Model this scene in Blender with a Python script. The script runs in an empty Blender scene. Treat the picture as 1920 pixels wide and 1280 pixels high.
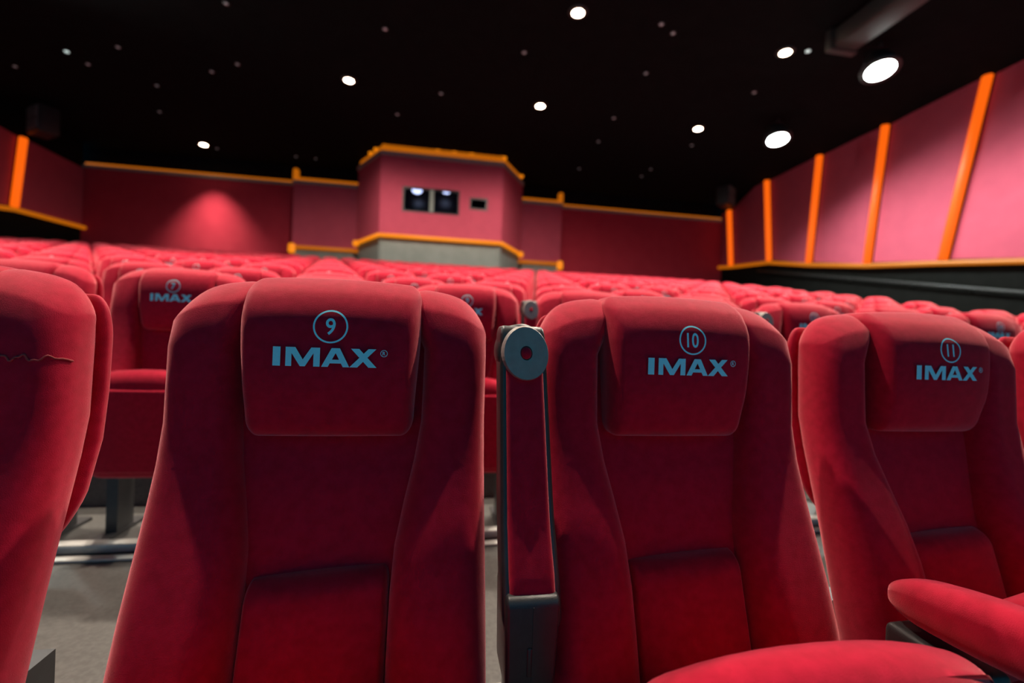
import bpy, bmesh, math, random
from mathutils import Vector, Matrix
random.seed(4)
S = bpy.context.scene
C = S.collection
R = math.radians

# ------------------------------------------------------------------ camera
EYE = 0.975                       # metres above the floor of the nearest row
FPX = 853.0                       # focal length in pixels of the 1920 px frame
YAW, ROLL, PITCH = R(9.65), R(2.0), R(0.0)
CAM = Vector((0, 0, EYE))
Fw = Vector((math.sin(YAW) * math.cos(PITCH), math.cos(YAW) * math.cos(PITCH), math.sin(PITCH)))
R0 = Vector((math.cos(YAW), -math.sin(YAW), 0))
U0 = R0.cross(Fw)
Rt = R0 * math.cos(ROLL) + U0 * math.sin(ROLL)
Up = Rt.cross(Fw)
cam = bpy.data.cameras.new('camera')
cam.sensor_width = 36
cam.lens = FPX / 1920 * 36
cam.clip_start = 0.02
cam.dof.use_dof = True
cam.dof.focus_distance = 0.70
cam.dof.aperture_fstop = 1.9
cam.dof.aperture_blades = 7
co = bpy.data.objects.new('camera', cam)
C.objects.link(co)
M = Matrix((Rt, Up, -Fw)).transposed().to_4x4()
M.translation = CAM
co.matrix_world = M
S.camera = co

def ray(x, y):
    return Fw + Rt * ((x - 960) / FPX) + Up * ((640 - y) / FPX)
def at_X(x, y, X):
    d = ray(x, y); return CAM + d * (X / d.x)
def at_Y(x, y, Y):
    d = ray(x, y); return CAM + d * (Y / d.y)
def at_Z(x, y, Z):
    d = ray(x, y); return CAM + d * ((Z - EYE) / d.z)

# ------------------------------------------------------------------ world, exposure
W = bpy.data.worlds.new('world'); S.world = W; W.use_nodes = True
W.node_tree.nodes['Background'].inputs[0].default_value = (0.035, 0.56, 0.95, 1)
W.node_tree.nodes['Background'].inputs[1].default_value = 0.42  # uniform blue fill, added to brighten the seat lettering; no source modelled
S.view_settings.view_transform = 'Standard'
S.view_settings.look = 'None'
S.view_settings.gamma = 1
S.view_settings.use_curve_mapping = False
S.view_settings.exposure = 0.0

# light levels
P_FLOOD = 3000.0
P_FLOOD_LEFT = 1500.0
P_DOWN = 600.0

# ------------------------------------------------------------------ materials
MATS = {}
def mat(name, col, rough=0.6, metal=0.0, col2=None, scale=20.0, bump=0.0, bscale=300.0,
        sheen=0.0, tint=(1, 1, 1), emit=None, estr=0.0, spec=0.5, coat=0.0, voro=False, srough=0.35):
    m = bpy.data.materials.new(name); m.use_nodes = True
    nt = m.node_tree; b = nt.nodes['Principled BSDF']
    b.inputs['Base Color'].default_value = (*col, 1)
    b.inputs['Roughness'].default_value = rough
    b.inputs['Metallic'].default_value = metal
    b.inputs['Specular IOR Level'].default_value = spec
    b.inputs['Sheen Weight'].default_value = sheen
    b.inputs['Sheen Roughness'].default_value = srough
    b.inputs['Sheen Tint'].default_value = (*tint, 1)
    b.inputs['Coat Weight'].default_value = coat
    tc = nt.nodes.new('ShaderNodeTexCoord')
    if col2 is not None:
        n = nt.nodes.new('ShaderNodeTexVoronoi' if voro else 'ShaderNodeTexNoise')
        n.inputs['Scale'].default_value = scale
        if not voro: n.inputs['Detail'].default_value = 6
        nt.links.new(tc.outputs['Object'], n.inputs['Vector'])
        r = nt.nodes.new('ShaderNodeValToRGB')
        r.color_ramp.elements[0].color = (*col, 1); r.color_ramp.elements[1].color = (*col2, 1)
        if voro:
            r.color_ramp.elements[0].position = 0.12; r.color_ramp.elements[1].position = 0.2
        else:
            r.color_ramp.elements[0].position = 0.35; r.color_ramp.elements[1].position = 0.65
        nt.links.new(n.outputs[0], r.inputs[0])
        nt.links.new(r.outputs[0], b.inputs['Base Color'])
    if bump > 0:
        n = nt.nodes.new('ShaderNodeTexNoise'); n.inputs['Scale'].default_value = bscale
        n.inputs['Detail'].default_value = 3
        nt.links.new(tc.outputs['Object'], n.inputs['Vector'])
        bp = nt.nodes.new('ShaderNodeBump'); bp.inputs['Strength'].default_value = bump
        bp.inputs['Distance'].default_value = 0.002
        nt.links.new(n.outputs[0], bp.inputs['Height'])
        nt.links.new(bp.outputs[0], b.inputs['Normal'])
    if emit:
        b.inputs['Emission Color'].default_value = (*emit, 1)
        b.inputs['Emission Strength'].default_value = estr
    MATS[name] = m
    return m

mat('red_fabric', (0.36, 0.004, 0.022), 0.85, col2=(0.44, 0.006, 0.030), scale=60, bump=0.35, bscale=900,
    sheen=1.0, tint=(1.0, 0.34, 0.36), spec=0.12, srough=0.36)
mat('wall_fabric', (0.46, 0.072, 0.118), 0.9, col2=(0.50, 0.080, 0.128), scale=2.5, bump=0.15, bscale=60, spec=0.15)
mat('back_wall_fabric', (0.42, 0.030, 0.055), 0.9, col2=(0.46, 0.036, 0.062), scale=2.0, bump=0.15, bscale=60, spec=0.15)
mat('grey_base', (0.20, 0.235, 0.215), 0.8, col2=(0.23, 0.265, 0.245), scale=3)
mat('dark_base', (0.006, 0.006, 0.0056), 0.85, col2=(0.008, 0.008, 0.0075), scale=4, spec=0.05)
mat('black_ceiling', (0.006, 0.006, 0.007), 0.95, col2=(0.008, 0.008, 0.009), scale=3, spec=0.05)
mat('grey_cornice', (0.30, 0.27, 0.25), 0.7, col2=(0.34, 0.30, 0.28), scale=4)
mat('floor_vinyl', (0.05, 0.05, 0.047), 0.35, col2=(0.075, 0.075, 0.07), scale=90, bump=0.2, bscale=120)
mat('rail_metal', (0.34, 0.34, 0.32), 0.45, metal=0.3, col2=(0.4, 0.4, 0.38), scale=30)
mat('black_plastic', (0.018, 0.018, 0.019), 0.42, col2=(0.024, 0.024, 0.025), scale=80, bump=0.15, bscale=500)
mat("grey_plastic", (0.24, 0.20, 0.18), 0.5, col2=(0.28, 0.235, 0.21), scale=60, bump=0.15, bscale=400)
mat('dark_metal', (0.05, 0.05, 0.052), 0.4, metal=0.6, col2=(0.06, 0.06, 0.062), scale=30)
mat('print_blue', (0.26, 0.88, 0.98), 0.6, col2=(0.30, 0.90, 0.99), scale=300)
mat('seam_thread', (0.30, 0.03, 0.03), 0.8, col2=(0.36, 0.04, 0.04), scale=300)
mat('strip_orange', (0.3, 0.06, 0.01), 0.5, emit=(1.0, 0.13, 0.004), estr=1.0)
mat('cove_amber', (0.2, 0.08, 0.01), 0.5, emit=(1.0, 0.24, 0.004), estr=0.42)
mat('lamp_amber', (0.2, 0.08, 0.01), 0.5, emit=(1.0, 0.27, 0.004), estr=0.9)
mat('lamp_warm', (1, 0.9, 0.8), 0.5, emit=(1.0, 0.74, 0.52), estr=30.0)
mat('lamp_white', (1, 1, 1), 0.5, emit=(0.86, 1.0, 0.95), estr=60.0)
mat('lamp_booth', (1, 1, 1), 0.5, emit=(0.55, 0.62, 1.0), estr=2.5)
mat('star_lens', (0.55, 0.55, 0.55), 0.3, emit=(0.8, 0.75, 0.85), estr=0.10)
mat('star_bright', (0.7, 0.7, 0.7), 0.3, emit=(0.8, 1.0, 0.95), estr=0.9)
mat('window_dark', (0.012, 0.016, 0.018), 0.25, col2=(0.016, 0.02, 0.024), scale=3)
mat('duct_metal', (0.020, 0.021, 0.020), 0.55, metal=0.0, col2=(0.026, 0.027, 0.026), scale=2)
mat('speaker_grille', (0.10, 0.11, 0.11), 0.6, col2=(0.13, 0.14, 0.14), scale=60)
g = bpy.data.materials.new('window_glass'); g.use_nodes = True
gb = g.node_tree.nodes['Principled BSDF']
gb.inputs['Base Color'].default_value = (0.9, 0.95, 0.95, 1); gb.inputs['Roughness'].default_value = 0.03
gb.inputs['Transmission Weight'].default_value = 1.0; gb.inputs['IOR'].default_value = 1.1
MATS['window_glass'] = g

# ------------------------------------------------------------------ helpers
def mesh_obj(name, me, parent=None):
    o = bpy.data.objects.new(name, me); C.objects.link(o)
    if parent is not None: o.parent = parent
    return o
def bm_mesh(name, bm, m, smooth=False):
    bmesh.ops.recalc_face_normals(bm, faces=bm.faces)
    me = bpy.data.meshes.new(name); bm.to_mesh(me); bm.free()
    me.materials.append(MATS[m])
    if smooth:
        me.polygons.foreach_set('use_smooth', [True] * len(me.polygons))
    return me
def tag(o, label=None, cat=None, group=None, kind=None):
    if label: o['label'] = label
    if cat: o['category'] = cat
    if group: o['group'] = group
    if kind: o['kind'] = kind
    return o
def empty(name, loc=(0, 0, 0), rz=0.0, parent=None):
    o = bpy.data.objects.new(name, None); C.objects.link(o)
    o.location = loc; o.rotation_euler = (0, 0, rz); o.empty_display_size = 0.1
    if parent is not None: o.parent = parent
    return o

def add_rbox(bm, size, r, k=3, m=(4, 4, 4), center=(0, 0, 0), deform=None):
    """rounded box; size = full sizes, r = radius (scalar or per axis)"""
    h = [s / 2 for s in size]
    rr = [min(x, hh * 0.999) for x, hh in zip((r if hasattr(r, '__len__') else (r, r, r)), h)]
    ax = []
    for a in range(3):
        lo = [-h[a] + rr[a] * (1 - math.cos(i / k * math.pi / 2)) if False else -h[a] + rr[a] * i / k for i in range(k + 1)]
        inn = [-(h[a] - rr[a]) + 2 * (h[a] - rr[a]) * i / m[a] for i in range(1, m[a])]
        ax.append(lo + inn + [-v for v in reversed(lo)])
    V = {}
    def vert(i, j, l):
        key = (i, j, l)
        if key not in V:
            p = [ax[0][i], ax[1][j], ax[2][l]]
            inner = [max(-(h[a] - rr[a]), min(h[a] - rr[a], p[a])) for a in range(3)]
            d = [(p[a] - inner[a]) / rr[a] for a in range(3)]
            n = math.sqrt(sum(x * x for x in d))
            if n > 1e-6:
                p = [inner[a] + d[a] / n * rr[a] for a in range(3)]
            q = Vector(p) + Vector(center)
            if deform: q = Vector(deform(q))
            V[key] = bm.verts.new(q)
        return V[key]
    N = [len(a) - 1 for a in ax]
    for a in range(3):
        b, c = (a + 1) % 3, (a + 2) % 3
        for side in (0, N[a]):
            for i in range(N[b]):
                for j in range(N[c]):
                    idx = []
                    for (u, v) in ((i, j), (i + 1, j), (i + 1, j + 1), (i, j + 1)):
                        t = [0, 0, 0]; t[a] = side; t[b] = u; t[c] = v
                        idx.append(vert(*t))
                    try: bm.faces.new(idx if side else idx[::-1])
                    except ValueError: pass
def rbox(name, m, size, r, k=3, mm=(4, 4, 4), center=(0, 0, 0), deform=None):
    bm = bmesh.new(); add_rbox(bm, size, r, k, mm, center, deform)
    return bm_mesh(name, bm, m, True)
def add_box(bm, lo, hi):
    v = [bm.verts.new((x, y, z)) for x in (lo[0], hi[0]) for y in (lo[1], hi[1]) for z in (lo[2], hi[2])]
    for f in ((0, 1, 3, 2), (4, 6, 7, 5), (0, 4, 5, 1), (2, 3, 7, 6), (0, 2, 6, 4), (1, 5, 7, 3)):
        bm.faces.new([v[i] for i in f])
def box_mesh(name, m, lo, hi):
    bm = bmesh.new(); add_box(bm, lo, hi); return bm_mesh(name, bm, m)
def add_tube(bm, pts, rad, n=8):
    rings = []
    for i, p in enumerate(pts):
        p = Vector(p)
        a = Vector(pts[max(i - 1, 0)]); b = Vector(pts[min(i + 1, len(pts) - 1)])
        t = (b - a).normalized()
        ref = Vector((0, 0, 1)) if abs(t.z) < 0.9 else Vector((1, 0, 0))
        u = t.cross(ref).normalized(); v = u.cross(t)
        rings.append([bm.verts.new(p + (u * math.cos(2 * math.pi * j / n) + v * math.sin(2 * math.pi * j / n)) * rad) for j in range(n)])
    for r0, r1 in zip(rings, rings[1:]):
        for j in range(n):
            bm.faces.new((r0[j], r0[(j + 1) % n], r1[(j + 1) % n], r1[j]))
    bm.faces.new(rings[0]); bm.faces.new(rings[-1][::-1])
def tube_mesh(name, m, pts, rad, n=8):
    bm = bmesh.new(); add_tube(bm, pts, rad, n); return bm_mesh(name, bm, m, True)
def add_lathe(bm, prof, n=24, axis='z'):
    """prof = list of (radius, height)"""
    rings = []
    for r, z in prof:
        ring = []
        for j in range(n):
            a = 2 * math.pi * j / n
            if axis == 'z': p = (r * math.cos(a), r * math.sin(a), z)
            else: p = (r * math.cos(a), z, r * math.sin(a))
            ring.append(bm.verts.new(p))
        rings.append(ring)
    for r0, r1 in zip(rings, rings[1:]):
        for j in range(n):
            bm.faces.new((r0[j], r0[(j + 1) % n], r1[(j + 1) % n], r1[j]))
    bm.faces.new(rings[0]); bm.faces.new(rings[-1][::-1])
def lathe_mesh(name, m, prof, n=24, axis='z', smooth=True):
    bm = bmesh.new(); add_lathe(bm, prof, n, axis); return bm_mesh(name, bm, m, smooth)
def add_prism(bm, poly, z0, z1):
    """vertical prism over a plan polygon [(x, y)]"""
    a = [bm.verts.new((x, y, z0)) for x, y in poly]; b = [bm.verts.new((x, y, z1)) for x, y in poly]
    n = len(poly)
    bm.faces.new(a[::-1]); bm.faces.new(b)
    for i in range(n): bm.faces.new((a[i], a[(i + 1) % n], b[(i + 1) % n], b[i]))
def sm(a, b, x):
    t = max(0.0, min(1.0, (x - a) / (b - a))); return t * t * (3 - 2 * t)

# ------------------------------------------------------------------ rows
NROW = 13
PITCH_X, PITCH_Y = 0.584, 1.32
ROW_Y = [0.73 + PITCH_Y * i + (0.035 if i == 0 else 0) for i in range(NROW)]
RISE = [0.16, 0.19] + [0.226] * 20
ROW_Z = [0.0]
for i in range(1, NROW): ROW_Z.append(ROW_Z[-1] + RISE[i - 1])
XW = 14.2                                     # side walls at +-XW
YB = 21.0                                     # back wall
ZC = EYE + 7.4                                # ceiling
Z_WALLTOP = EYE + 6.4                         # top of the back wall
SEAT_TOP = 1.07

# ------------------------------------------------------------------ structure
# stepped floor
bm = bmesh.new()
steps = [(-6.0, -0.33), (-1.40, -0.165), (-0.28, 0.0)]
for i in range(1, NROW): steps.append((ROW_Y[i] - PITCH_Y + 0.30, ROW_Z[i]))
steps.append((ROW_Y[-1] + 0.30, ROW_Z[-1] + 0.15))
prof = []
for i, (y, z) in enumerate(steps):
    y1 = steps[i + 1][0] if i + 1 < len(steps) else YB + 0.6
    prof += [(y, z), (y1, z)]
va = [bm.verts.new((-XW - .3, y, z)) for y, z in prof]; vb = [bm.verts.new((XW + .3, y, z)) for y, z in prof]
for i in range(len(prof) - 1): bm.faces.new((va[i], vb[i], vb[i + 1], va[i + 1]))
b0 = [bm.verts.new((x, y, -1.0)) for x, y in ((-XW - .3, -6), (XW + .3, -6), (XW + .3, YB + .6), (-XW - .3, YB + .6))]
bm.faces.new(b0)
bm.faces.new((va[0], vb[0], b0[1], b0[0])); bm.faces.new((va[-1], b0[3], b0[2], vb[-1]))
bm.faces.new(va + [b0[3], b0[0]]); bm.faces.new(vb + [b0[2], b0[1]])
fl = mesh_obj('floor', bm_mesh('floor', bm, 'floor_vinyl'))
tag(fl, 'speckled grey stepped floor under the rows of red seats', 'floor', kind='structure')
# metal edge on each tread near the camera
for i in range(len(steps)):
    y, z = steps[i]
    if i == 0 or y > 5.5: continue
    mesh_obj('tread_edge', box_mesh('tread_edge', 'rail_metal', (-6, y - 0.006, z - 0.035), (9, y + 0.035, z + 0.004)), fl)

ce = mesh_obj('ceiling', box_mesh('ceiling', 'black_ceiling', (-XW - .3, -6, ZC), (XW + .3, YB + .6, ZC + .2)))
tag(ce, 'flat black ceiling with warm downlights over the hall', 'ceiling', kind='structure')

# back wall
wb = empty('wall_back', (0, YB, 0)); tag(wb, 'dark red fabric back wall behind the last row, on both sides of the booth', 'wall', kind='structure')
mesh_obj('wall_face', box_mesh('wall_face', 'back_wall_fabric', (-XW - .3, 0, 0), (XW + .3, 0.4, Z_WALLTOP)), wb)
mesh_obj('bulkhead', box_mesh('bulkhead', 'black_ceiling', (-XW - .3, 0.42, Z_WALLTOP - .1), (XW + .3, 0.6, ZC)), wb)
BC = 0.12                                      # booth centre
SECX, SECY = {-1: 6.2, 1: 5.5}, 20.5
for s in (-1, 1):
    x0, x1 = sorted((BC + s * SECX[s], s * XW))
    mesh_obj('cornice', box_mesh('cornice', 'grey_cornice', (x0, -0.06, Z_WALLTOP), (x1, 0.1, Z_WALLTOP + .12)), wb)
    mesh_obj('cove_light', tube_mesh('cove_light', 'cove_amber', [(x0, 0.22, Z_WALLTOP + .16), (x1, 0.22, Z_WALLTOP + .16)], 0.13, 8), wb)
# the two flanking sections either side of the booth
Z_SEC = EYE + 6.35
for s, lab in ((-1, 'left'), (1, 'right')):
    w = empty('wall_flank_' + lab, (0, 0, 0))
    tag(w, 'plain red wall section stepping out of the back wall %s of the projection booth' % lab, 'wall', kind='structure')
    x0, x1 = sorted((BC + s * SECX[s], BC + s * 3.4))
    zb = EYE + 3.72
    mesh_obj('wall_face', box_mesh('wall_face', 'wall_fabric', (x0, SECY, zb), (x1, YB - 0.01, Z_SEC)), w)
    mesh_obj('wall_base', box_mesh('wall_base', 'grey_base', (x0 + .05, SECY + .08, 0.5), (x1 - .05, YB - 0.01, zb)), w)
    mesh_obj('cornice', box_mesh('cornice', 'grey_cornice', (x0 - .04, SECY - .05, Z_SEC), (x1 + .04, YB, Z_SEC + .14)), w)
    mesh_obj('cove_light', tube_mesh('cove_light', 'cove_amber', [(x0, SECY + .2, Z_SEC + .2), (x1, SECY + .2, Z_SEC + .2)], 0.13, 8), w)
    xo = BC + s * SECX[s]
    mesh_obj('corner_lamp', rbox('corner_lamp', 'cove_amber', (.22, .3, .55), .09, 2, (2, 2, 2), (xo - s * .05, SECY + .12, Z_SEC + .38)), w)
    mesh_obj('base_light', tube_mesh('base_light', 'cove_amber', [(x0, SECY - .02, zb - .05), (x1, SECY - .02, zb - .05)], 0.075, 8), w)
    mesh_obj('corner_lamp', rbox('corner_lamp', 'lamp_amber', (.28, .2, .42), .1, 2, (2, 2, 2), (xo - s * .02, SECY - .06, zb - .12)), w)

# projection booth, a bay with canted sides
YF, YS = 18.0, 20.0
HF, HS = 2.36, 3.52
Z_B0, Z_B1 = EYE + 3.92, EYE + 6.95
bt = empty('wall_booth', (0, 0, 0)); tag(bt, 'pink projection booth with canted sides, middle of the back wall', 'booth', kind='structure')
plan = [(BC - HS, YS), (BC - HF, YF), (BC + HF, YF), (BC + HS, YS)]
def slab(p, q, z0, z1, t, m, name, parent, off=0.0):
    """a wall slab whose outer face runs p -> q in plan, thickness t to the inside"""
    p = Vector(p); q = Vector(q); d = (q - p).normalized(); n = Vector((-d.y, d.x))
    p = p - n * off; q = q - n * off
    bm = bmesh.new()
    add_prism(bm, [tuple(p), tuple(q), tuple(q + n * t), tuple(p + n * t)], z0, z1)
    return mesh_obj(name, bm_mesh(name, bm, m), parent)
# the front face around two openings
winL = (at_Y(755, 351, YF), at_Y(861, 397, YF)); winS = (at_Y(881, 371, YF), at_Y(914, 392, YF))
wx0, wx1 = winL[0].x, winL[1].x; wz1, wz0 = (at_Y(808, 353, YF).z), (at_Y(808, 400, YF).z)
sx0, sx1 = winS[0].x, winS[1].x; sz1, sz0 = (at_Y(897, 371, YF).z), (at_Y(897, 394, YF).z)
bm = bmesh.new()
T = 0.25
xa, xb = BC - HF, BC + HF
add_box(bm, (xa, YF, Z_B0), (wx0, YF + T, Z_B1))
add_box(bm, (wx0, YF, Z_B0), (wx1, YF + T, wz0)); add_box(bm, (wx0, YF, wz1), (wx1, YF + T, Z_B1))
add_box(bm, (wx1, YF, Z_B0), (sx0, YF + T, Z_B1))
add_box(bm, (sx0, YF, Z_B0), (sx1, YF + T, sz0)); add_box(bm, (sx0, YF, sz1), (sx1, YF + T, Z_B1))
add_box(bm, (sx1, YF, Z_B0), (xb, YF + T, Z_B1))
mesh_obj('front_panel', bm_mesh('front_panel', bm, 'wall_fabric'), bt)
slab(plan[0], plan[1], Z_B0, Z_B1, .2, 'wall_fabric', 'side_panel', bt)
slab(plan[2], plan[3], Z_B0, Z_B1, .2, 'wall_fabric', 'side_panel', bt)
for i in range(3):
    slab(plan[i], plan[i + 1], 1.5, Z_B0 - .02, .2, 'grey_base', 'base_panel', bt, -0.10)
    slab(plan[i], plan[i + 1], Z_B1, Z_B1 + .16, .5, 'grey_cornice', 'cornice', bt, 0.06)
    p, q = Vector(plan[i]), Vector(plan[i + 1]); d = (q - p).normalized(); n = Vector((-d.y, d.x))
    a, b = p - n * .03, q - n * .03
    mesh_obj('base_light', tube_mesh('base_light', 'lamp_amber', [(a.x, a.y, Z_B0 - .03), (b.x, b.y, Z_B0 - .03)], 0.07, 8), bt)
    a, b = p + n * .22, q + n * .22
    mesh_obj('cove_light', tube_mesh('cove_light', 'cove_amber', [(a.x, a.y, Z_B1 + .34), (b.x, b.y, Z_B1 + .34)], 0.17, 8), bt)
bm = bmesh.new(); add_prism(bm, [(BC - HS + .1, YS + .5), (BC - HF + .1, YF + .5), (BC + HF - .1, YF + .5), (BC + HS - .1, YS + .5)], Z_B1 + .05, Z_B1 + .1)
mesh_obj('booth_roof', bm_mesh('booth_roof', bm, 'black_ceiling'), bt)
for px, py in ((700, 283), (690, 300), (812, 277), (845, 280), (880, 283), (945, 290), (978, 335)):
    t_ = (px - 705) / 240
    if px < 705: q = Vector(plan[0]).lerp(Vector(plan[1]), (px - 665) / 45)
    elif px > 946: q = Vector(plan[2]).lerp(Vector(plan[3]), 0.9)
    else: q = Vector(plan[1]).lerp(Vector(plan[2]), t_)
    mesh_obj('roof_lamp', rbox('roof_lamp', 'lamp_amber', (.26, .26, .30), .1, 2, (2, 2, 2), (q.x, q.y + .2, Z_B1 + .50)), bt)
for s in (-1, 1):
    mesh_obj('corner_lamp', rbox('corner_lamp', 'lamp_amber', (.26, .26, .26), .12, 2, (2, 2, 2), (BC + s * HS, YS - .08, Z_B0 - .04)), bt)
# dark room behind the ports, its lamps
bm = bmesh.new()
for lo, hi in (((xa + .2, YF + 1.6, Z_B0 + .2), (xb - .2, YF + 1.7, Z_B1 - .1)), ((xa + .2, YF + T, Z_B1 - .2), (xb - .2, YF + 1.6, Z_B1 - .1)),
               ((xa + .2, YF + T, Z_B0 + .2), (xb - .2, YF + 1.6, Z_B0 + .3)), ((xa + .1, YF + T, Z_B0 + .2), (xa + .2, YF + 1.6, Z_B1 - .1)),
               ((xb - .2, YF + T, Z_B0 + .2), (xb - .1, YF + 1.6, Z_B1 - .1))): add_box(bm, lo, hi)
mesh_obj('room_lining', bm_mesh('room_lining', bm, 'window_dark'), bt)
for i, (x0, x1, z0, z1, lab) in enumerate(((wx0, wx1, wz0, wz1, 'wide dark two-pane projection window in the pink booth front'),
                                           (sx0, sx1, sz0, sz1, 'small dark square port beside the wide booth window'))):
    w = empty('window_%d' % (i + 1), ((x0 + x1) / 2, YF, z0)); tag(w, lab, 'window', kind='structure')
    hw, hh = (x1 - x0) / 2, z1 - z0
    bm = bmesh.new(); f = 0.06
    add_box(bm, (-hw, .02, 0), (hw, .12, f)); add_box(bm, (-hw, .02, hh - f), (hw, .12, hh))
    add_box(bm, (-hw, .02, f), (-hw + f, .12, hh - f)); add_box(bm, (hw - f, .02, f), (hw, .12, hh - f))
    mesh_obj('window_frame', bm_mesh('window_frame', bm, 'dark_metal'), w)
    if i == 0:
        mesh_obj('mullion', box_mesh('mullion', 'grey_base', (-.06, .02, f), (.10, .14, hh - f)), w)
        mesh_obj('pane', box_mesh('pane', 'window_glass', (-hw + f, .07, f), (-.06, .085, hh - f)), w)
        mesh_obj('pane', box_mesh('pane', 'window_glass', (.10, .07, f), (hw - f, .085, hh - f)), w)
        for px in (782, 837):
            p = at_Y(px, 357, YF + .7)
            L = empty('booth_lamp', (p.x, p.y, p.z)); tag(L, 'pale blue-white lamp glowing behind the %s pane of the wide booth window' % ('left' if px < 800 else 'right'), 'lamp', 'lamps inside the booth')
            mesh_obj('globe', lathe_mesh('globe', 'lamp_booth', [(.01, -.13), (.12, -.10), (.2, -.02), (.2, .02), (.1, .1), (.01, .12)], 16), L)
            mesh_obj('stem', tube_mesh('stem', 'dark_metal', [(0, 0, .1), (0, 0, Z_B1 - .2 - p.z)], .02, 6), L)
    else:
        mesh_obj('pane', box_mesh('pane', 'window_glass', (-hw + f, .07, f), (hw - f, .085, hh - f)), w)

# side walls: slabs of fabric between slanting light strips
bots = [(1375, 497), (1447, 488), (1522, 492), (1632, 493), (1775, 487)]
tops = [(1372, 395), (1443, 330), (1543, 290), (1667, 236), (1862, 135)]
sl = [(at_X(*b, XW), at_X(*t, XW)) for b, t in zip(bots, tops)]
# carry the rhythm on towards the screen, out of view
yb, yt = sl[-1][0].y, sl[-1][1].y
lastb, lastt = sl[-1]
for k in range(1, 5):
    sl.append((Vector((XW, lastb.y - 2.2 * k, lastb.z - .30 * k)), Vector((XW, lastt.y - 2.5 * k, lastt.z))))
l0 = (at_X(18, 386, -XW), at_X(35, 258, -XW))
l0 = tuple(Vector((XW, v.y, v.z)) for v in l0)
sl_left = [l0] + [(Vector((XW, l0[0].y - 2.3 * k, l0[0].z - .34 * k)), Vector((XW, l0[1].y - 2.4 * k, l0[1].z + .1))) for k in range(1, 9)]
def side_wall(sgn, name, lab, sl):
    w = empty(name, (sgn * XW, 0, 0)); tag(w, lab, 'wall', kind='structure')
    def P(v, dx=0.0): return (-sgn * dx, v.y, v.z)
    mesh_obj('wall_face', box_mesh('wall_face', 'dark_base', (0, -6, -.3) if sgn > 0 else (-.3, -6, -.3), (.3, YB, ZC) if sgn > 0 else (0, YB, ZC)), w)
    first = (Vector((XW, YB - .02, sl[0][0].z + .1)), Vector((XW, YB - .02, sl[0][1].z)))
    seq = [first] + sl
    for i in range(len(seq) - 1):
        (b0, t0), (b1, t1) = seq[i], seq[i + 1]
        gap = 0.14
        bm = bmesh.new()
        c = [b0 + Vector((0, -gap if i else 0, 0)), b1 + Vector((0, gap, 0)), t1 + Vector((0, gap, 0)), t0 + Vector((0, -gap if i else 0, 0))]
        dep = [0.05, 0.16, 0.16, 0.05]              # sawtooth in plan: the edge nearer the screen stands proud
        fr = [bm.verts.new(P(v, d)) for v, d in zip(c, dep)]; bk = [bm.verts.new(P(v, 0.0)) for v in c]
        bm.faces.new(fr); bm.faces.new(bk[::-1])
        for j in range(4): bm.faces.new((fr[j], bk[j], bk[(j + 1) % 4], fr[(j + 1) % 4]))
        mesh_obj('wall_panel', bm_mesh('wall_panel', bm, 'wall_fabric'), w)
    for b, t in sl:
        mesh_obj('light_strip', tube_mesh('light_strip', 'strip_orange', [P(b, .14), P(t, .14)], 0.115, 8), w)
    pts = [P(first[0] - Vector((0, 0, .08)), .15)] + [P(b - Vector((0, 0, .10)), .15) for b, t in sl]
    mesh_obj('base_light', tube_mesh('base_light', 'cove_amber', pts, 0.075, 8), w)
    return w
side_wall(1, 'wall_right', 'pink panelled right side wall with slanting orange light strips', sl)
side_wall(-1, 'wall_left', 'dark red left side wall with an upright orange light strip', sl_left)
# handrail on the right wall's dark base
hr = [at_X(x, y, XW - .14) for x, y in ((1420, 508), (1550, 518), (1735, 533), (1920, 548))]
d = (hr[-1] - hr[-2]).normalized()
hr += [hr[-1] + d * 3, hr[-1] + d * 6]
o = empty('handrail', hr[0]); tag(o, 'thin metal handrail along the dark base of the right wall', 'handrail')
mesh_obj('rail', tube_mesh('rail', 'dark_metal', [p - hr[0] for p in hr], .035, 8), o)
for i in range(9):
    t = i / 8 * (len(hr) - 1); k = min(int(t), len(hr) - 2); p = hr[k].lerp(hr[k + 1], t - k) - hr[0]
    mesh_obj('bracket', tube_mesh('bracket', 'dark_metal', [p, p + Vector((.05, 0, -.08)), p + Vector((.135, 0, -.08))], .018, 6), o)

# ------------------------------------------------------------------ ceiling fixtures
def light(name, kind, power, col, parent, loc=(0, 0, 0), size=.15, direction=(0, 0, -1), spot=None, blend=.5):
    l = bpy.data.lights.new(name, kind); l.energy = power; l.color = col
    if kind == 'AREA': l.shape = 'DISK'; l.size = size
    else: l.shadow_soft_size = size
    if kind == 'SPOT': l.spot_size = spot; l.spot_blend = blend
    o = bpy.data.objects.new(name, l); C.objects.link(o); o.parent = parent; o.location = loc
    o.rotation_euler = Vector(direction).to_track_quat('-Z', 'Y').to_euler()
    return o
ring_me = lathe_mesh('trim_ring', 'black_plastic', [(.17, .05), (.21, .05), (.22, .0), (.20, -.03), (.17, -.03)], 24)
lens_me = lathe_mesh('lens', 'lamp_warm', [(.01, -.05), (.09, -.045), (.155, -.02), (.165, .02), (.01, .03)], 20)
grid = {(-9.3, 19.9): ('nearest the left back wall', 7.4), (-2.7, 13.8): ('left of the booth roof, high up', 7.4), (3.0, 13.9): ('just right above the booth roof', 7.4),
        (2.9, 9.8): ('at the very top edge of the picture', 7.4), (8.5, 14.1): ('left of the lower white flood', 7.4), (8.3, 10.0): ('left of the upper white flood', 7.4)}
extra = [(x, y) for y in (6.2, 2.85, -1.5) for x in (-8.3, -2.7, 2.9, 8.4)]
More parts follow.
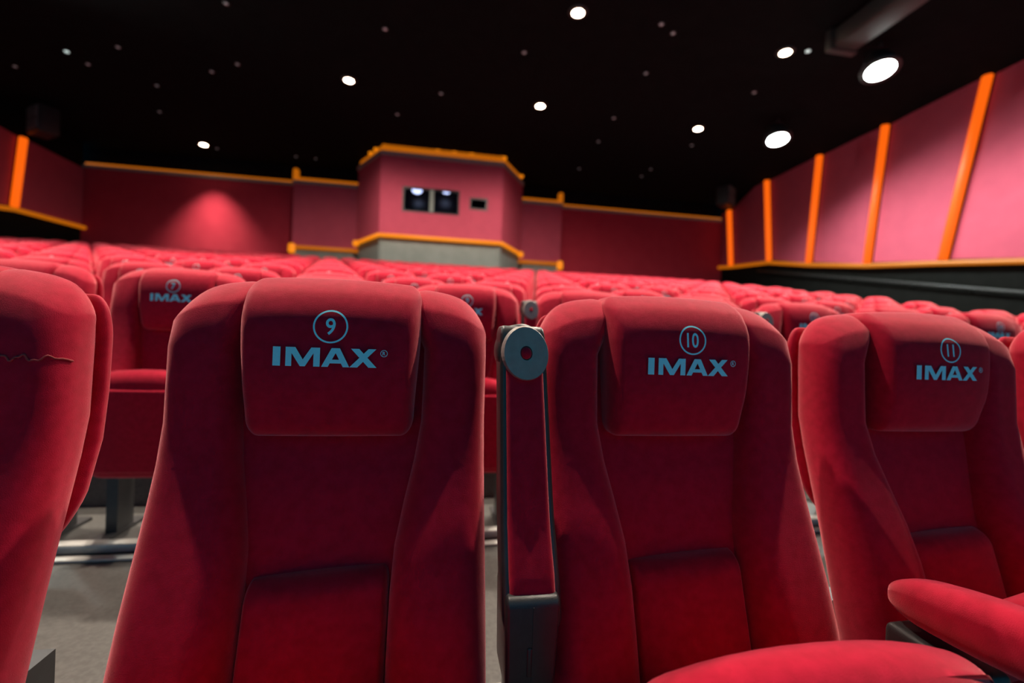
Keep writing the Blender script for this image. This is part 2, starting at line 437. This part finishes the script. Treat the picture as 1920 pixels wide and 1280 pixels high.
for (x, y), (lab, h) in grid.items():
    z = ZC - .005 if h > 7 else EYE + h
    L = empty('ceiling_downlight', (x, y, z)); tag(L, 'warm glowing round ceiling downlight ' + lab, 'downlight', 'warm ceiling downlights')
    mesh_obj('trim_ring', ring_me, L); mesh_obj('lens', lens_me, L)
    if h < 7: mesh_obj('drop_rod', tube_mesh('drop_rod', 'black_plastic', [(0, 0, .04), (0, 0, ZC - z)], .03, 8), L)
    light('downlight_lamp', 'SPOT', P_DOWN * (3 if y < 19 else 4.5), (1, .84, .70), L, (0, 0, -.07), .12, (0, 0, -1), R(80 if y > 19 else 172 if abs(x) < 4 and y > 12 else 110), .6 if y < 19 else 1)
for i, (x, y) in enumerate(extra):
    L = empty('ceiling_downlight', (x, y, ZC - .005)); tag(L, 'warm ceiling downlight in the front of the hall, beyond the picture edge', 'downlight', 'warm ceiling downlights over the front rows')
    mesh_obj('trim_ring', ring_me, L); mesh_obj('lens', lens_me, L)
    light('downlight_lamp', 'SPOT', P_DOWN * (7.5 if y > 5 else 5.5 if y > 1 else .01), (1, .84, .70), L, (0, 0, -.07), .12, (0, 0, -1), R(100 if y > 5 else 78), .7)

# white floods hung near the side walls
def flood(p, power, lab, aim):
    L = empty('flood_lamp', p); tag(L, lab, 'flood lamp', 'white flood lamps')
    q = Vector(aim).normalized().to_track_quat('-Z', 'Y').to_euler()
    h = mesh_obj('housing', lathe_mesh('housing', 'dark_metal', [(.10, .42), (.22, .40), (.30, .22), (.40, .02), (.40, -.04), (.36, -.04)], 24), L); h.rotation_euler = q
    e = mesh_obj('lens', lathe_mesh('lens', 'lamp_white', [(.01, -.05), (.2, -.05), (.345, -.035), (.345, .02), (.01, .02)], 24), L); e.rotation_euler = q
    u = Vector(aim).normalized()
    mesh_obj('yoke', tube_mesh('yoke', 'dark_metal', [(-.43, 0, 0), (-.43, 0, .3), (0, 0, .55), (.43, 0, .3), (.43, 0, 0)], .025, 6), L)
    mesh_obj('drop_rod', tube_mesh('drop_rod', 'dark_metal', [(0, 0, .54), (0, 0, ZC - .012 - p.z)], .03, 6), L)
    light('flood_light', 'SPOT', power, (.86, 1.0, .94), L, u * .08, .3, aim, R(172), .6)
ZF = EYE + 6.75
flood(at_Z(1650, 130, ZF), P_FLOOD, 'dazzling white flood lamp nearest the top right corner', (-.08, -.25, -.96))
flood(at_Z(1458, 260, ZF), P_FLOOD, 'dazzling white flood lamp above the second orange strip of the right wall', (-.08, -.25, -.96))
flood(Vector((-11.2, 11.5, ZF)), P_FLOOD_LEFT, 'white flood lamp on the left side beyond the picture edge', (.5, -.6, -.7))

# boxed ducts along both sides of the ceiling
for s, lab in ((1, 'right'), (-1, 'left')):
    L = empty('air_duct', (s * 9.0, 4.1, ZC - .012)); tag(L, 'grey metal air duct hung under the black ceiling at the upper %s' % lab, 'duct')
    for k in range(5):
        mesh_obj('duct_section', rbox('duct_section', 'duct_metal', (.62, 1.9, .42), .06, 2, (1, 1, 1), (0, -4 + 2.0 * k, -.24)), L)
        mesh_obj('duct_flange', box_mesh('duct_flange', 'dark_metal', (-.35, -3.08 + 2.0 * k, -.48), (.35, -2.92 + 2.0 * k, 0)), L)

# star points scattered over the ceiling, lenses faintly emissive
star_ring = lathe_mesh('trim_ring', 'black_plastic', [(.05, .03), (.075, .03), (.075, -.01), (.05, -.01)], 12)
star_lens = lathe_mesh('lens', 'star_lens', [(.005, -.02), (.035, -.015), (.05, .0), (.005, .01)], 10)
star_lens2 = lathe_mesh('lens', 'star_bright', [(.005, -.03), (.05, -.02), (.06, .0), (.005, .01)], 10)
stars = [(424, 6), (221, 88), (165, 120), (125, 96), (28, 124), (445, 120), (397, 134), (294, 160), (299, 209), (722, 54), (827, 175), (745, 214),
         (983, 98), (1122, 265), (1086, 316), (1240, 45), (1262, 62), (1211, 137), (1151, 221), (1414, 173), (1515, 95), (1297, 272), (1220, 317), (1203, 330), (407, 278), (555, 293), (592, 297)]
for i, (x, y) in enumerate(stars):
    p = at_Z(x, y, ZC)
    br = (x, y) in ((125, 96), (1515, 95))
    L = empty('star_point', (p.x, p.y, ZC)) if p.y < YB else None
    if L is None: continue
    if br: tag(L, 'bright pinpoint light on the black ceiling ' + ('above the left wall' if x < 500 else 'beside the upper white flood'), 'ceiling light', 'star points on the ceiling')
    else: tag(L, 'tiny faint star point on the black ceiling', 'ceiling light', 'star points on the ceiling')
    mesh_obj('trim_ring', star_ring, L); mesh_obj('lens', star_lens2 if br else star_lens, L)

# loudspeakers in the back corners
for (px, py, X, lab, aim) in ((82, 228, -13.2, 'left', R(-35)), (1361, 368, 13.0, 'right', R(35))):
    p = at_X(px, py, X)
    L = empty('wall_speaker', p, aim); tag(L, 'boxy grey loudspeaker hung high in the %s back corner' % lab, 'speaker', 'surround speakers')
    mesh_obj('cabinet', rbox('cabinet', 'black_plastic', (.85, .55, .9), .04, 2, (1, 1, 1)), L)
    mesh_obj('grille', rbox('grille', 'speaker_grille', (.76, .04, .36), .015, 2, (1, 1, 1), (0, -.285, .22)), L)
    mesh_obj('grille', rbox('grille', 'speaker_grille', (.76, .04, .36), .015, 2, (1, 1, 1), (0, -.285, -.2)), L)
    mesh_obj('bracket', tube_mesh('bracket', 'dark_metal', [(0, .2, .4), (0, .2, ZC - p.z)], .04, 6), L)

# ------------------------------------------------------------------ seats
TILT = 0.21                                     # the back leans: horizontal run per metre of height
def rec(x, y, z):
    zz = max(z, 0.36)
    up = min(SEAT_TOP - zz, 0.25); lo = max(0.0, SEAT_TOP - zz - 0.25)
    return (x, y - up * 0.05 - lo * 0.29, z)
def xin(z):                                     # inner edge of the side bolsters
    return 0.142 - 0.036 * sm(0.86, 0.62, z) if z < 0.9 else 0.142
def xin(z):
    return 0.140 - 0.038 * (1 - sm(0.60, 0.86, z))
HX, HY0 = 0.137, -0.018
def crown(x, z):
    return -0.010 * (1 - min(1, (x / HX) ** 2)) - 0.006 * math.sin(max(0, min(1, (z - .83) / .24)) * math.pi) + 0.35 * max(0, .99 - z) ** 2 + 0.060 * max(0, (z - .992) / .078) ** 2
def d_head(p):
    k = 1 - 0.06 * (1 - sm(.83, 1.0, p.z))
    front = max(0.0, min(1.0, (0.05 - p.y) / .08))
    z = p.z - 0.006 * (p.x / HX) ** 2 * sm(.95, 1.07, p.z)
    y = p.y + crown(p.x, p.z) * front + 0.012 * front * (1 - sm(.83, .90, p.z))
    return rec(p.x * k, y, z)
def head_front(x, z):
    return HY0 + crown(x, z)
def bolster_def(s):
    def f(p):
        # p.x in [0,1] : inner -> outer
        xi = xin(p.z) - 0.040 * sm(.985, 1.035, p.z)
        xo = 0.250 + 0.003 * (1 - sm(.4, .9, p.z))
        x = xi + 0.003 + (xo - xi - .003) * p.x
        ff = max(0, min(1, (0.10 - p.y) / .1))
        fwd = (0.030 * (1 - sm(.52, .80, p.z)) - 0.042 * max(0, (p.z - .980) / .080) ** 2) * ff
        z = p.z - 0.026 * p.x ** 2 * sm(.9, 1.05, p.z)
        z -= 0.018 * max(0.0, p.x - .5) ** 2 * 4 * sm(.96, 1.06, p.z)
        return rec(s * x, p.y - fwd, z)
    return f
def make_bolster(s, k, mm):
    bm = bmesh.new()
    w = 0.11
    def f(p):
        t = (p.x + w / 2) / w
        return bolster_def(s)(Vector((t, p.y, p.z)))
    add_rbox(bm, (w, .105, .71), (.034, .046, .045), k, mm, (0, .0525, .709), f)
    return bm_mesh('bolster', bm, 'red_fabric', True)
def d_panel(p):
    t = p.x / 0.14
    return rec(t * (xin(p.z) + .012), p.y + .008 * (1 - t * t) , p.z)
def d_lumbar(p):
    t = p.x / 0.14
    return rec(t * (xin(p.z) + .001), p.y - .012 * (1 - t * t), p.z + .006 * p.x / .14)
def d_shell(p):
    k = 1 - 0.10 * (1 - sm(.60, .75, p.z))
    return rec(p.x * k, p.y, p.z)

CL, CWD, CTH = 0.42, 0.47, 0.105                # seat cushion
def cushion_mesh(k, mm):
    def f(p):
        t = abs(p.x) / (CWD / 2)
        front = max(0, -p.y / CL)
        y = p.y * (1 - 0.14 * t ** 3)
        z = p.z - 0.02 * t * t * (1 if p.z > 0 else -.2)
        return (p.x * (1 - .05 * (1 - front)), y, z)
    bm = bmesh.new(); add_rbox(bm, (CWD, CL, CTH), (.06, .06, .048), k, mm, (0, -CL / 2, 0), f)
    return bm_mesh('seat_cushion', bm, 'red_fabric', True)

# lettering ---------------------------------------------------------------
def letters():
    P = []
    def poly(*pts): P.append(pts)
    poly((0, 0), (.38, 0), (.38, 1), (0, 1))
    o = .64                                                     # M
    poly(*[(o + x, y) for x, y in ((0, 0), (.30, 0), (.30, .68), (.73, 0), (.98, 0), (1.40, .70), (1.40, 0), (1.72, 0), (1.72, 1), (1.28, 1), (.87, .36), (.48, 1), (0, 1))])
    o = 2.44                                                    # A
    poly((o, 0), (o + .33, 0), (o + .71, .74), (o + .71, 1), (o + .50, 1)); poly((o + 1.42, 0), (o + .92, 1), (o + .71, 1), (o + .71, .74), (o + 1.09, 0))
    poly((o + .42, .19), (o + 1.0, .19), (o + .90, .39), (o + .52, .39))
    o = 3.86                                                    # X
    poly((o, 0), (o + .40, 0), (o + 1.36, 1), (o + .96, 1)); poly((o + .98, 0), (o + 1.40, 0), (o + .48, 1), (o + .06, 1))
    return P, 5.25
def surf(x, z, off=.0016):
    return rec(x, head_front(x, z) - off, z)
ZT0, CAP = 0.927, 0.0285
def word_mesh():
    P, wd = letters(); bm = bmesh.new()
    x0 = -wd * CAP / 2 - .002
    for n, poly in enumerate(P):
        vs = [bm.verts.new(surf(x0 + x * CAP, ZT0 + y * CAP, .0016 + .00003 * n)) for x, y in poly]
        bm.faces.new(vs)
    bm.normal_update(); bmesh.ops.triangulate(bm, faces=bm.faces, ngon_method="EAR_CLIP")
    me = bpy.data.meshes.new('lettering'); bm.to_mesh(me); bm.free(); me.materials.append(MATS['print_blue']); return me
def ring_bm(bm, cx, cz, r0, r1, n=48):
    a = []; b = []
    for j in range(n):
        t = 2 * math.pi * j / n
        a.append(bm.verts.new(surf(cx + r0 * math.cos(t), cz + r0 * math.sin(t)))); b.append(bm.verts.new(surf(cx + r1 * math.cos(t), cz + r1 * math.sin(t))))
    for j in range(n): bm.faces.new((a[j], a[(j + 1) % n], b[(j + 1) % n], b[j]))
def text_bm(bm, s, cx, cz, h, weight=.0, squash=1.0):
    cu = bpy.data.curves.new('t', 'FONT'); cu.body = s; cu.size = 1; cu.align_x = 'CENTER'; cu.offset = weight; cu.resolution_u = 6
    ob = bpy.data.objects.new('t', cu); C.objects.link(ob); bpy.context.view_layer.update()
    me = bpy.data.meshes.new_from_object(ob.evaluated_get(bpy.context.evaluated_depsgraph_get()))
    xs = [v.co.x for v in me.vertices]; ys = [v.co.y for v in me.vertices]
    mx, my, hh = (min(xs) + max(xs)) / 2, (min(ys) + max(ys)) / 2, max(ys) - min(ys)
    vs = [bm.verts.new(surf(cx + (v.co.x - mx) / hh * h * squash, cz + (v.co.y - my) / hh * h)) for v in me.vertices]
    for p in me.polygons:
        try: bm.faces.new([vs[i] for i in p.vertices])
        except ValueError: pass
    C.objects.unlink(ob); bpy.data.objects.remove(ob); bpy.data.meshes.remove(me); bpy.data.curves.remove(cu)
ZN = 0.988
def badge_mesh(num):
    bm = bmesh.new(); ring_bm(bm, 0.004, ZN, .0228, .0254)
    if num: text_bm(bm, num, 0.004, ZN, .0255, .012, .9 if len(num) < 2 else .78)
    me = bpy.data.meshes.new('seat_number'); bm.to_mesh(me); bm.free(); me.materials.append(MATS['print_blue']); return me
def reg_mesh():
    bm = bmesh.new(); cx, cz = .0835, ZT0 + CAP * .78
    ring_bm(bm, cx, cz, .0046, .0054, 24); text_bm(bm, 'R', cx, cz, .0055, .01)
    me = bpy.data.meshes.new('registered_mark'); bm.to_mesh(me); bm.free(); me.materials.append(MATS['print_blue']); return me
WORD = word_mesh(); REG = reg_mesh()
BADGES = {}
def badge(n):
    if n not in BADGES: BADGES[n] = badge_mesh(n)
    return BADGES[n]

def kit(lod):
    k, m = {0: (5, 10), 1: (3, 5), 2: (2, 3)}[lod]
    K = {}
    K['bl'] = make_bolster(-1, k, (m // 2 + 1, 2, m)); K['br'] = make_bolster(1, k, (m // 2 + 1, 2, m))
    K['head'] = rbox('headrest', 'red_fabric', (HX * 2, .150, .258), (.022, .040, .030), k, (m, 2, m), (0, HY0 + .075, SEAT_TOP - .129), d_head)
    K['panel'] = rbox('back_panel', 'red_fabric', (.28, .05, .62), (.01, .01, .02), 2, (m, 1, m), (0, .070, .70), d_panel)
    K['lumbar'] = rbox('lumbar_pad', 'red_fabric', (.28, .085, .30), (.014, .03, .026), k, (m, 1, m), (0, .062, .462), d_lumbar)
    K['shell'] = rbox('back_shell', 'red_fabric', (.500, .030, .40), (.03, .012, .08), k, (3, 1, 3), (0, .113, .83), d_shell)
    K['cushion'] = cushion_mesh(k, (m, m, 2))
    K['pan'] = rbox('cushion_pan', 'red_fabric', (.38, .32, .03), .012, 2, (1, 1, 1), (0, -.20, -.048))
    K['leg'] = box_mesh('leg', 'dark_metal', (-.02, -.05, 0), (.02, .05, .46))
    K['foot'] = box_mesh('foot', 'dark_metal', (-.03, -.12, 0), (.03, .12, .012))
    K['bolt'] = lathe_mesh('pivot_cap', 'grey_plastic', [(.005, -.012), (.018, -.01), (.022, 0), (.022, .01)], 14, 'y')
    return K
KIT = [kit(0), kit(1), kit(2)]
# far seats: one backrest mesh in place of the separate pads
def far_back():
    bm = bmesh.new()
    for key in ('bl', 'br', 'panel', 'lumbar', 'shell'):
        bm.from_mesh(KIT[2][key])
    me = bpy.data.meshes.new('backrest'); bm.to_mesh(me); bm.free(); me.materials.append(MATS['red_fabric'])
    me.polygons.foreach_set('use_smooth', [True] * len(me.polygons)); return me
FARBACK = far_back()
PED = rbox('pedestal', 'dark_metal', (.30, .09, .45), .01, 1, (1, 1, 1), (0, .0, .225))
def stand(t, K, lod):
    for s in (-1, 1):
        l = mesh_obj('leg', K['leg'], t); l.location = (s * .19, .02, 0)
        if lod < 2: mesh_obj('foot', K['foot'], l)
def seat(X, row, label, group, lod, num='', tilt=78.0, piv=(-.10, .25)):
    t = empty('cinema_seat', (X, ROW_Y[row], ROW_Z[row])); tag(t, label, 'seat', group)
    K = KIT[lod]
    if lod < 2:
        mesh_obj('bolster', K['bl'], t); mesh_obj('bolster', K['br'], t)
        mesh_obj('back_panel', K['panel'], t); mesh_obj('lumbar_pad', K['lumbar'], t); mesh_obj('back_shell', K['shell'], t)
    else:
        mesh_obj('backrest', FARBACK, t); mesh_obj('pedestal', PED, t)
    h = mesh_obj('headrest', K['head'], t)
    w = mesh_obj('lettering', WORD, h)
    if lod == 0: w['label'] = 'pale blue printed capital letters'
    if lod < 2 or row < 6: mesh_obj('seat_number', badge(num), h)
    if lod == 0: mesh_obj('registered_mark', REG, h)
    c = mesh_obj('seat_cushion', K['cushion'], t); c.location = (0, piv[0], piv[1]); c.rotation_euler = (-R(tilt), 0, 0)
    if lod < 2:
        mesh_obj('cushion_pan', K['pan'], c)
        stand(t, K, lod)
        if tilt > 60:
            for s in (-1, 1):
                b = mesh_obj('pivot_cap', K['bolt'], c); b.location = (s * (CWD / 2 - .028), -.30, -.052); b.rotation_euler = (R(90), 0, 0)
    return t

# nearest row ---------------------------------------------------------------
X9 = -0.160
near = [(8, 'red seat cut off by the left picture edge, loose seam across its bolster', 50, (-.06, .315)),
        (9, 'large red seat with a circled 9 on its headrest', 46, (-.06, .285)),
        (10, 'red seat with a circled 10 on its headrest, right of the raised armrest', 50, (-.105, .320)),
        (11, 'shadowed red seat with a circled 11 on its headrest, far right', 50, (-.06, .315)),
        (12, 'red seat beyond the seat numbered 11, cut off by the right picture edge', 50, (-.06, .33))]
for n, lab, tl, pv in near:
    t = seat(X9 + (n - 9) * PITCH_X + {8: -.045, 9: 0, 10: .014, 11: .035, 12: .04}[n], 0, lab, 'seats of the nearest row', 0, str(n), tl, pv)
    if n > 10: t.location.y += .045
    if n == 8:
        b = [c for c in t.children if c.name.startswith('bolster')][1]
        pts = []
        for i in range(33):
            u = i / 32
            z = .928 + .004 * math.sin(u * 17) + .002 * math.sin(u * 41)
            tt = .30 + .69 * u
            dx = max(0.0, (tt - .69) / .31)
            q = bolster_def(1)(Vector((tt, .046 * (1 - math.sqrt(1 - min(1, dx) ** 2)), z)))
            pts.append((q[0] + .0008 * dx, q[1] - .0005, q[2]))
        mesh_obj('seam', tube_mesh('seam', 'seam_thread', pts, .0016, 6), b)

# armrests --------------------------------------------------------------------
def armrest_kit():
    A = {}
    L = .40
    # local frame: origin at the floor; the raised arm leans back: bottom nearer the viewer
    yb, yt = -.125, -.062                       # y of the pad face at its foot and its head
    zb, zt = .615, .985
    def lean(p):
        t = (p.z - zb) / (zt - zb)
        return Vector((p.x * (1.10 - .16 * t) + .012 * (1 - t), p.y + yb + (yt - yb) * t - .016 * (1 - sm(0, .3, t)), p.z))
    A['arm_shell'] = rbox('arm_shell', 'black_plastic', (.086, .060, .43), (.008, .010, .02), 3, (2, 2, 10), (0, .0315, .785), lambda p: lean(p))
    A['arm_pad'] = rbox('arm_pad', 'red_fabric', (.070, .030, .36), (.010, .012, .010), 3, (4, 1, 12), (0, .010, .785), lambda p: lean(p))
    bm = bmesh.new(); prof = [(.038, .03), (.042, .02), (.042, -.02), (.040, -.026), (.011, -.026), (.010, -.018)]
    add_lathe(bm, prof, 40, 'y')
    for v in bm.verts: v.co = lean(v.co + Vector((0, .008, .958)))
    A['cup_disc'] = bm_mesh('cup_disc', bm, 'grey_plastic')
    bm = bmesh.new(); prof = [(.043, .05), (.046, .04), (.046, -.012), (.043, -.016)]
    add_lathe(bm, prof, 40, 'y')
    for v in bm.verts: v.co = lean(v.co + Vector((0, .026, .958)))
    A['cup_rim'] = bm_mesh('cup_rim', bm, 'black_plastic', True)
    bm = bmesh.new(); add_lathe(bm, [(.001, -.030), (.007, -.0285), (.0095, -.025), (.0095, -.01)], 20, 'y')
    for v in bm.verts: v.co = lean(v.co + Vector((0, .008, .958)))
    A['cup_button'] = bm_mesh('cup_button', bm, 'red_fabric', True)
    def box_d(p):
        t = (p.z - .47) / .15
        return (p.x * (.86 + .14 * t), p.y, p.z)
    A['hinge_box'] = rbox('hinge_box', 'black_plastic', (.088, .10, .140), (.007, .012, .014), 3, (2, 1, 3), (.011, -.105, .552), lambda p: box_d(p))
    A['box_seam'] = box_mesh('box_seam', 'dark_metal', (.0098, -.1562, .50), (.0112, -.150, .610))
    A['latch_slot'] = rbox('latch_slot', 'dark_metal', (.008, .006, .040), .002, 1, (1, 1, 1), (.006, -.154, .535))
    A['post'] = rbox('post', 'dark_metal', (.052, .085, .49), .008, 1, (1, 1, 1), (.01, -.085, .245))
    A['foot'] = box_mesh('foot', 'dark_metal', (-.04, -.20, 0), (.04, .04, .014))
    return A
ARM = armrest_kit()
def armrest(X, row, label):
    t = empty('armrest', (X - (.009 if row else 0), ROW_Y[row], ROW_Z[row])); t.scale = (.86 if row else .90, 1, 1); tag(t, label, 'armrest', 'raised armrests with round cup discs')
    for k in ('arm_shell', 'cup_rim', 'cup_disc', 'hinge_box', 'post'):
        o = mesh_obj(k, ARM[k], t)
        if k == 'arm_shell': mesh_obj('arm_pad', ARM['arm_pad'], o)
        if k == 'cup_disc': mesh_obj('cup_button', ARM['cup_button'], o)
        if k == 'hinge_box': mesh_obj('latch_slot', ARM['latch_slot'], o); mesh_obj('box_seam', ARM['box_seam'], o)
        if k == 'post': mesh_obj('foot', ARM['foot'], o)
armrest(X9 + PITCH_X / 2 + .006, 0, 'raised red-padded armrest with round disc between the seats numbered 9 and 10')
# the lowered armrest reaching in at the right edge
XA, LA = X9 + 1.5 * PITCH_X + .022, .40
t = empty('armrest', (XA, ROW_Y[0], 0)); tag(t, 'lowered round-nosed red armrest between the seats numbered 10 and 11', 'armrest')
def d_arm(p):
    u = max(0.0, min(1.0, -(p.y + .15) / LA))
    k = .80 + .20 * sm(0, .35, u)
    return (p.x * k, p.y, .598 + (p.z) * k + .065 * u * (1 - .35 * u))
mesh_obj('arm_pad', rbox('arm_pad', 'red_fabric', (.078, LA, .082), (.032, .065, .036), 5, (3, 8, 2), (0, -.15 - LA / 2, 0), d_arm), t)
mesh_obj('hinge_box', rbox('hinge_box', 'black_plastic', (.060, .13, .10), .012, 2, (1, 1, 1), (0, -.225, .51)), t)
pst = mesh_obj('post', rbox('post', 'dark_metal', (.045, .085, .50), .008, 1, (1, 1, 1), (0, -.225, .25)), t)
mesh_obj('foot', box_mesh('foot', 'dark_metal', (-.035, -.33, 0), (.035, -.12, .014)), pst)
ORD = ['nearest', 'second', 'third', 'fourth', 'fifth', 'sixth', 'seventh', 'eighth', 'ninth', 'tenth', 'eleventh', 'twelfth', 'thirteenth']

# further rows ------------------------------------------------------------------
def vis(X, Y, Z):
    d = Vector((X, Y, Z)) - CAM
    dep = d.dot(Fw)
    return (d.dot(Rt) / dep * FPX + 960, 640 - d.dot(Up) / dep * FPX, dep)
cand = []
for r in range(1, NROW):
    xr = 6.5 + max(0, (ROW_Y[r] - 4.7)) * .36
    off = X9 + PITCH_X / 2 if r % 2 else X9
    ks = [k for k in range(-45, 46)]
    rowlist = []
    for k in ks:
        X = off + k * PITCH_X
        if X > xr or X < -(9.0 + max(0, ROW_Y[r] - 5.2) * .32): continue
        px, py, dep = vis(X, ROW_Y[r], ROW_Z[r] + .95)
        if dep < .5: continue
        half = .27 * FPX / dep
        if px + half < -30 or px - half > 1950: continue
        rowlist.append((X, dep, px))
    n = len(rowlist)
    for i, (X, dep, px) in enumerate(rowlist):
        cand.append((dep, X, r, i, n))
cand.sort()
def nth(n):
    return '%d%s' % (n, 'th' if 10 <= n % 100 <= 20 else {1: 'st', 2: 'nd', 3: 'rd'}.get(n % 10, 'th'))
MAXSEAT = 300 - len(near)
for idx, (dep, X, r, i, n) in enumerate(cand[:MAXSEAT]):
    lod = 1 if r <= 2 else 2
    side = 'left' if i < n / 2 else 'right'
    cnt = i + 1 if side == 'left' else n - i
    lab = 'red seat, %s row back, %s from the %s picture edge' % (ORD[r], nth(cnt), side) if (side == 'left' or r < 4) else \
          'red seat, %s row back, %s from the right row end' % (ORD[r], nth(cnt))
    num = str(i + 8 - [c[3] for c in cand if c[2] == r and abs(c[1] - (X9 + (PITCH_X / 2 if r % 2 else 0))) < .01][0] + 1) if r == 1 else ''
    seat(X, r, lab, 'seats of the %s row' % ORD[r], lod, num, 80)
rest = cand[MAXSEAT:]
if rest:
    bm = bmesh.new()
    src = [(FARBACK, Matrix()), (KIT[2]['head'], Matrix()), (KIT[2]['cushion'], Matrix.Translation((0, -.10, .25)) @ Matrix.Rotation(-R(80), 4, 'X'))]
    for dep, X, r, i, n in rest:
        for me, mm in src:
            m0 = len(bm.verts); bm.from_mesh(me); bm.verts.ensure_lookup_table()
            T = Matrix.Translation((X, ROW_Y[r], ROW_Z[r])) @ mm
            for v in bm.verts[m0:]: v.co = T @ v.co
    o = mesh_obj('far_seats', bm_mesh('far_seats', bm, 'red_fabric', True)); tag(o, 'remaining small red seats of the furthest rows below the booth', 'seats', kind='stuff')
for k in (-1, 0, 1, 2):
    X = X9 + PITCH_X + 2 * PITCH_X * k
    names = {-1: 'behind the seat numbered 9, to its left', 0: 'in the gap left of the seat numbered 10', 1: 'behind the seat numbered 11', 2: 'beyond the right end of the nearest row'}
    armrest(X, 1, 'raised armrest in the second row, ' + names[k])
# low mounting rails on the floor in front of the feet of the first rows
for r, lab in ((1, 'second'), (2, 'third')):
    o = empty('floor_rail', (0, ROW_Y[r] - .17, ROW_Z[r])); tag(o, 'pale metal floor rail under the %s row of seats' % lab, 'rail', 'floor rails under the seats')
    mesh_obj('rail', rbox('rail', 'rail_metal', (9, .05, .035), .008, 1, (1, 1, 1), (.8, 0, .0175)), o)
    mesh_obj('rail_ledge', rbox('rail_ledge', 'rail_metal', (9, .035, .012), .004, 1, (1, 1, 1), (.8, -.075, .006)), o)
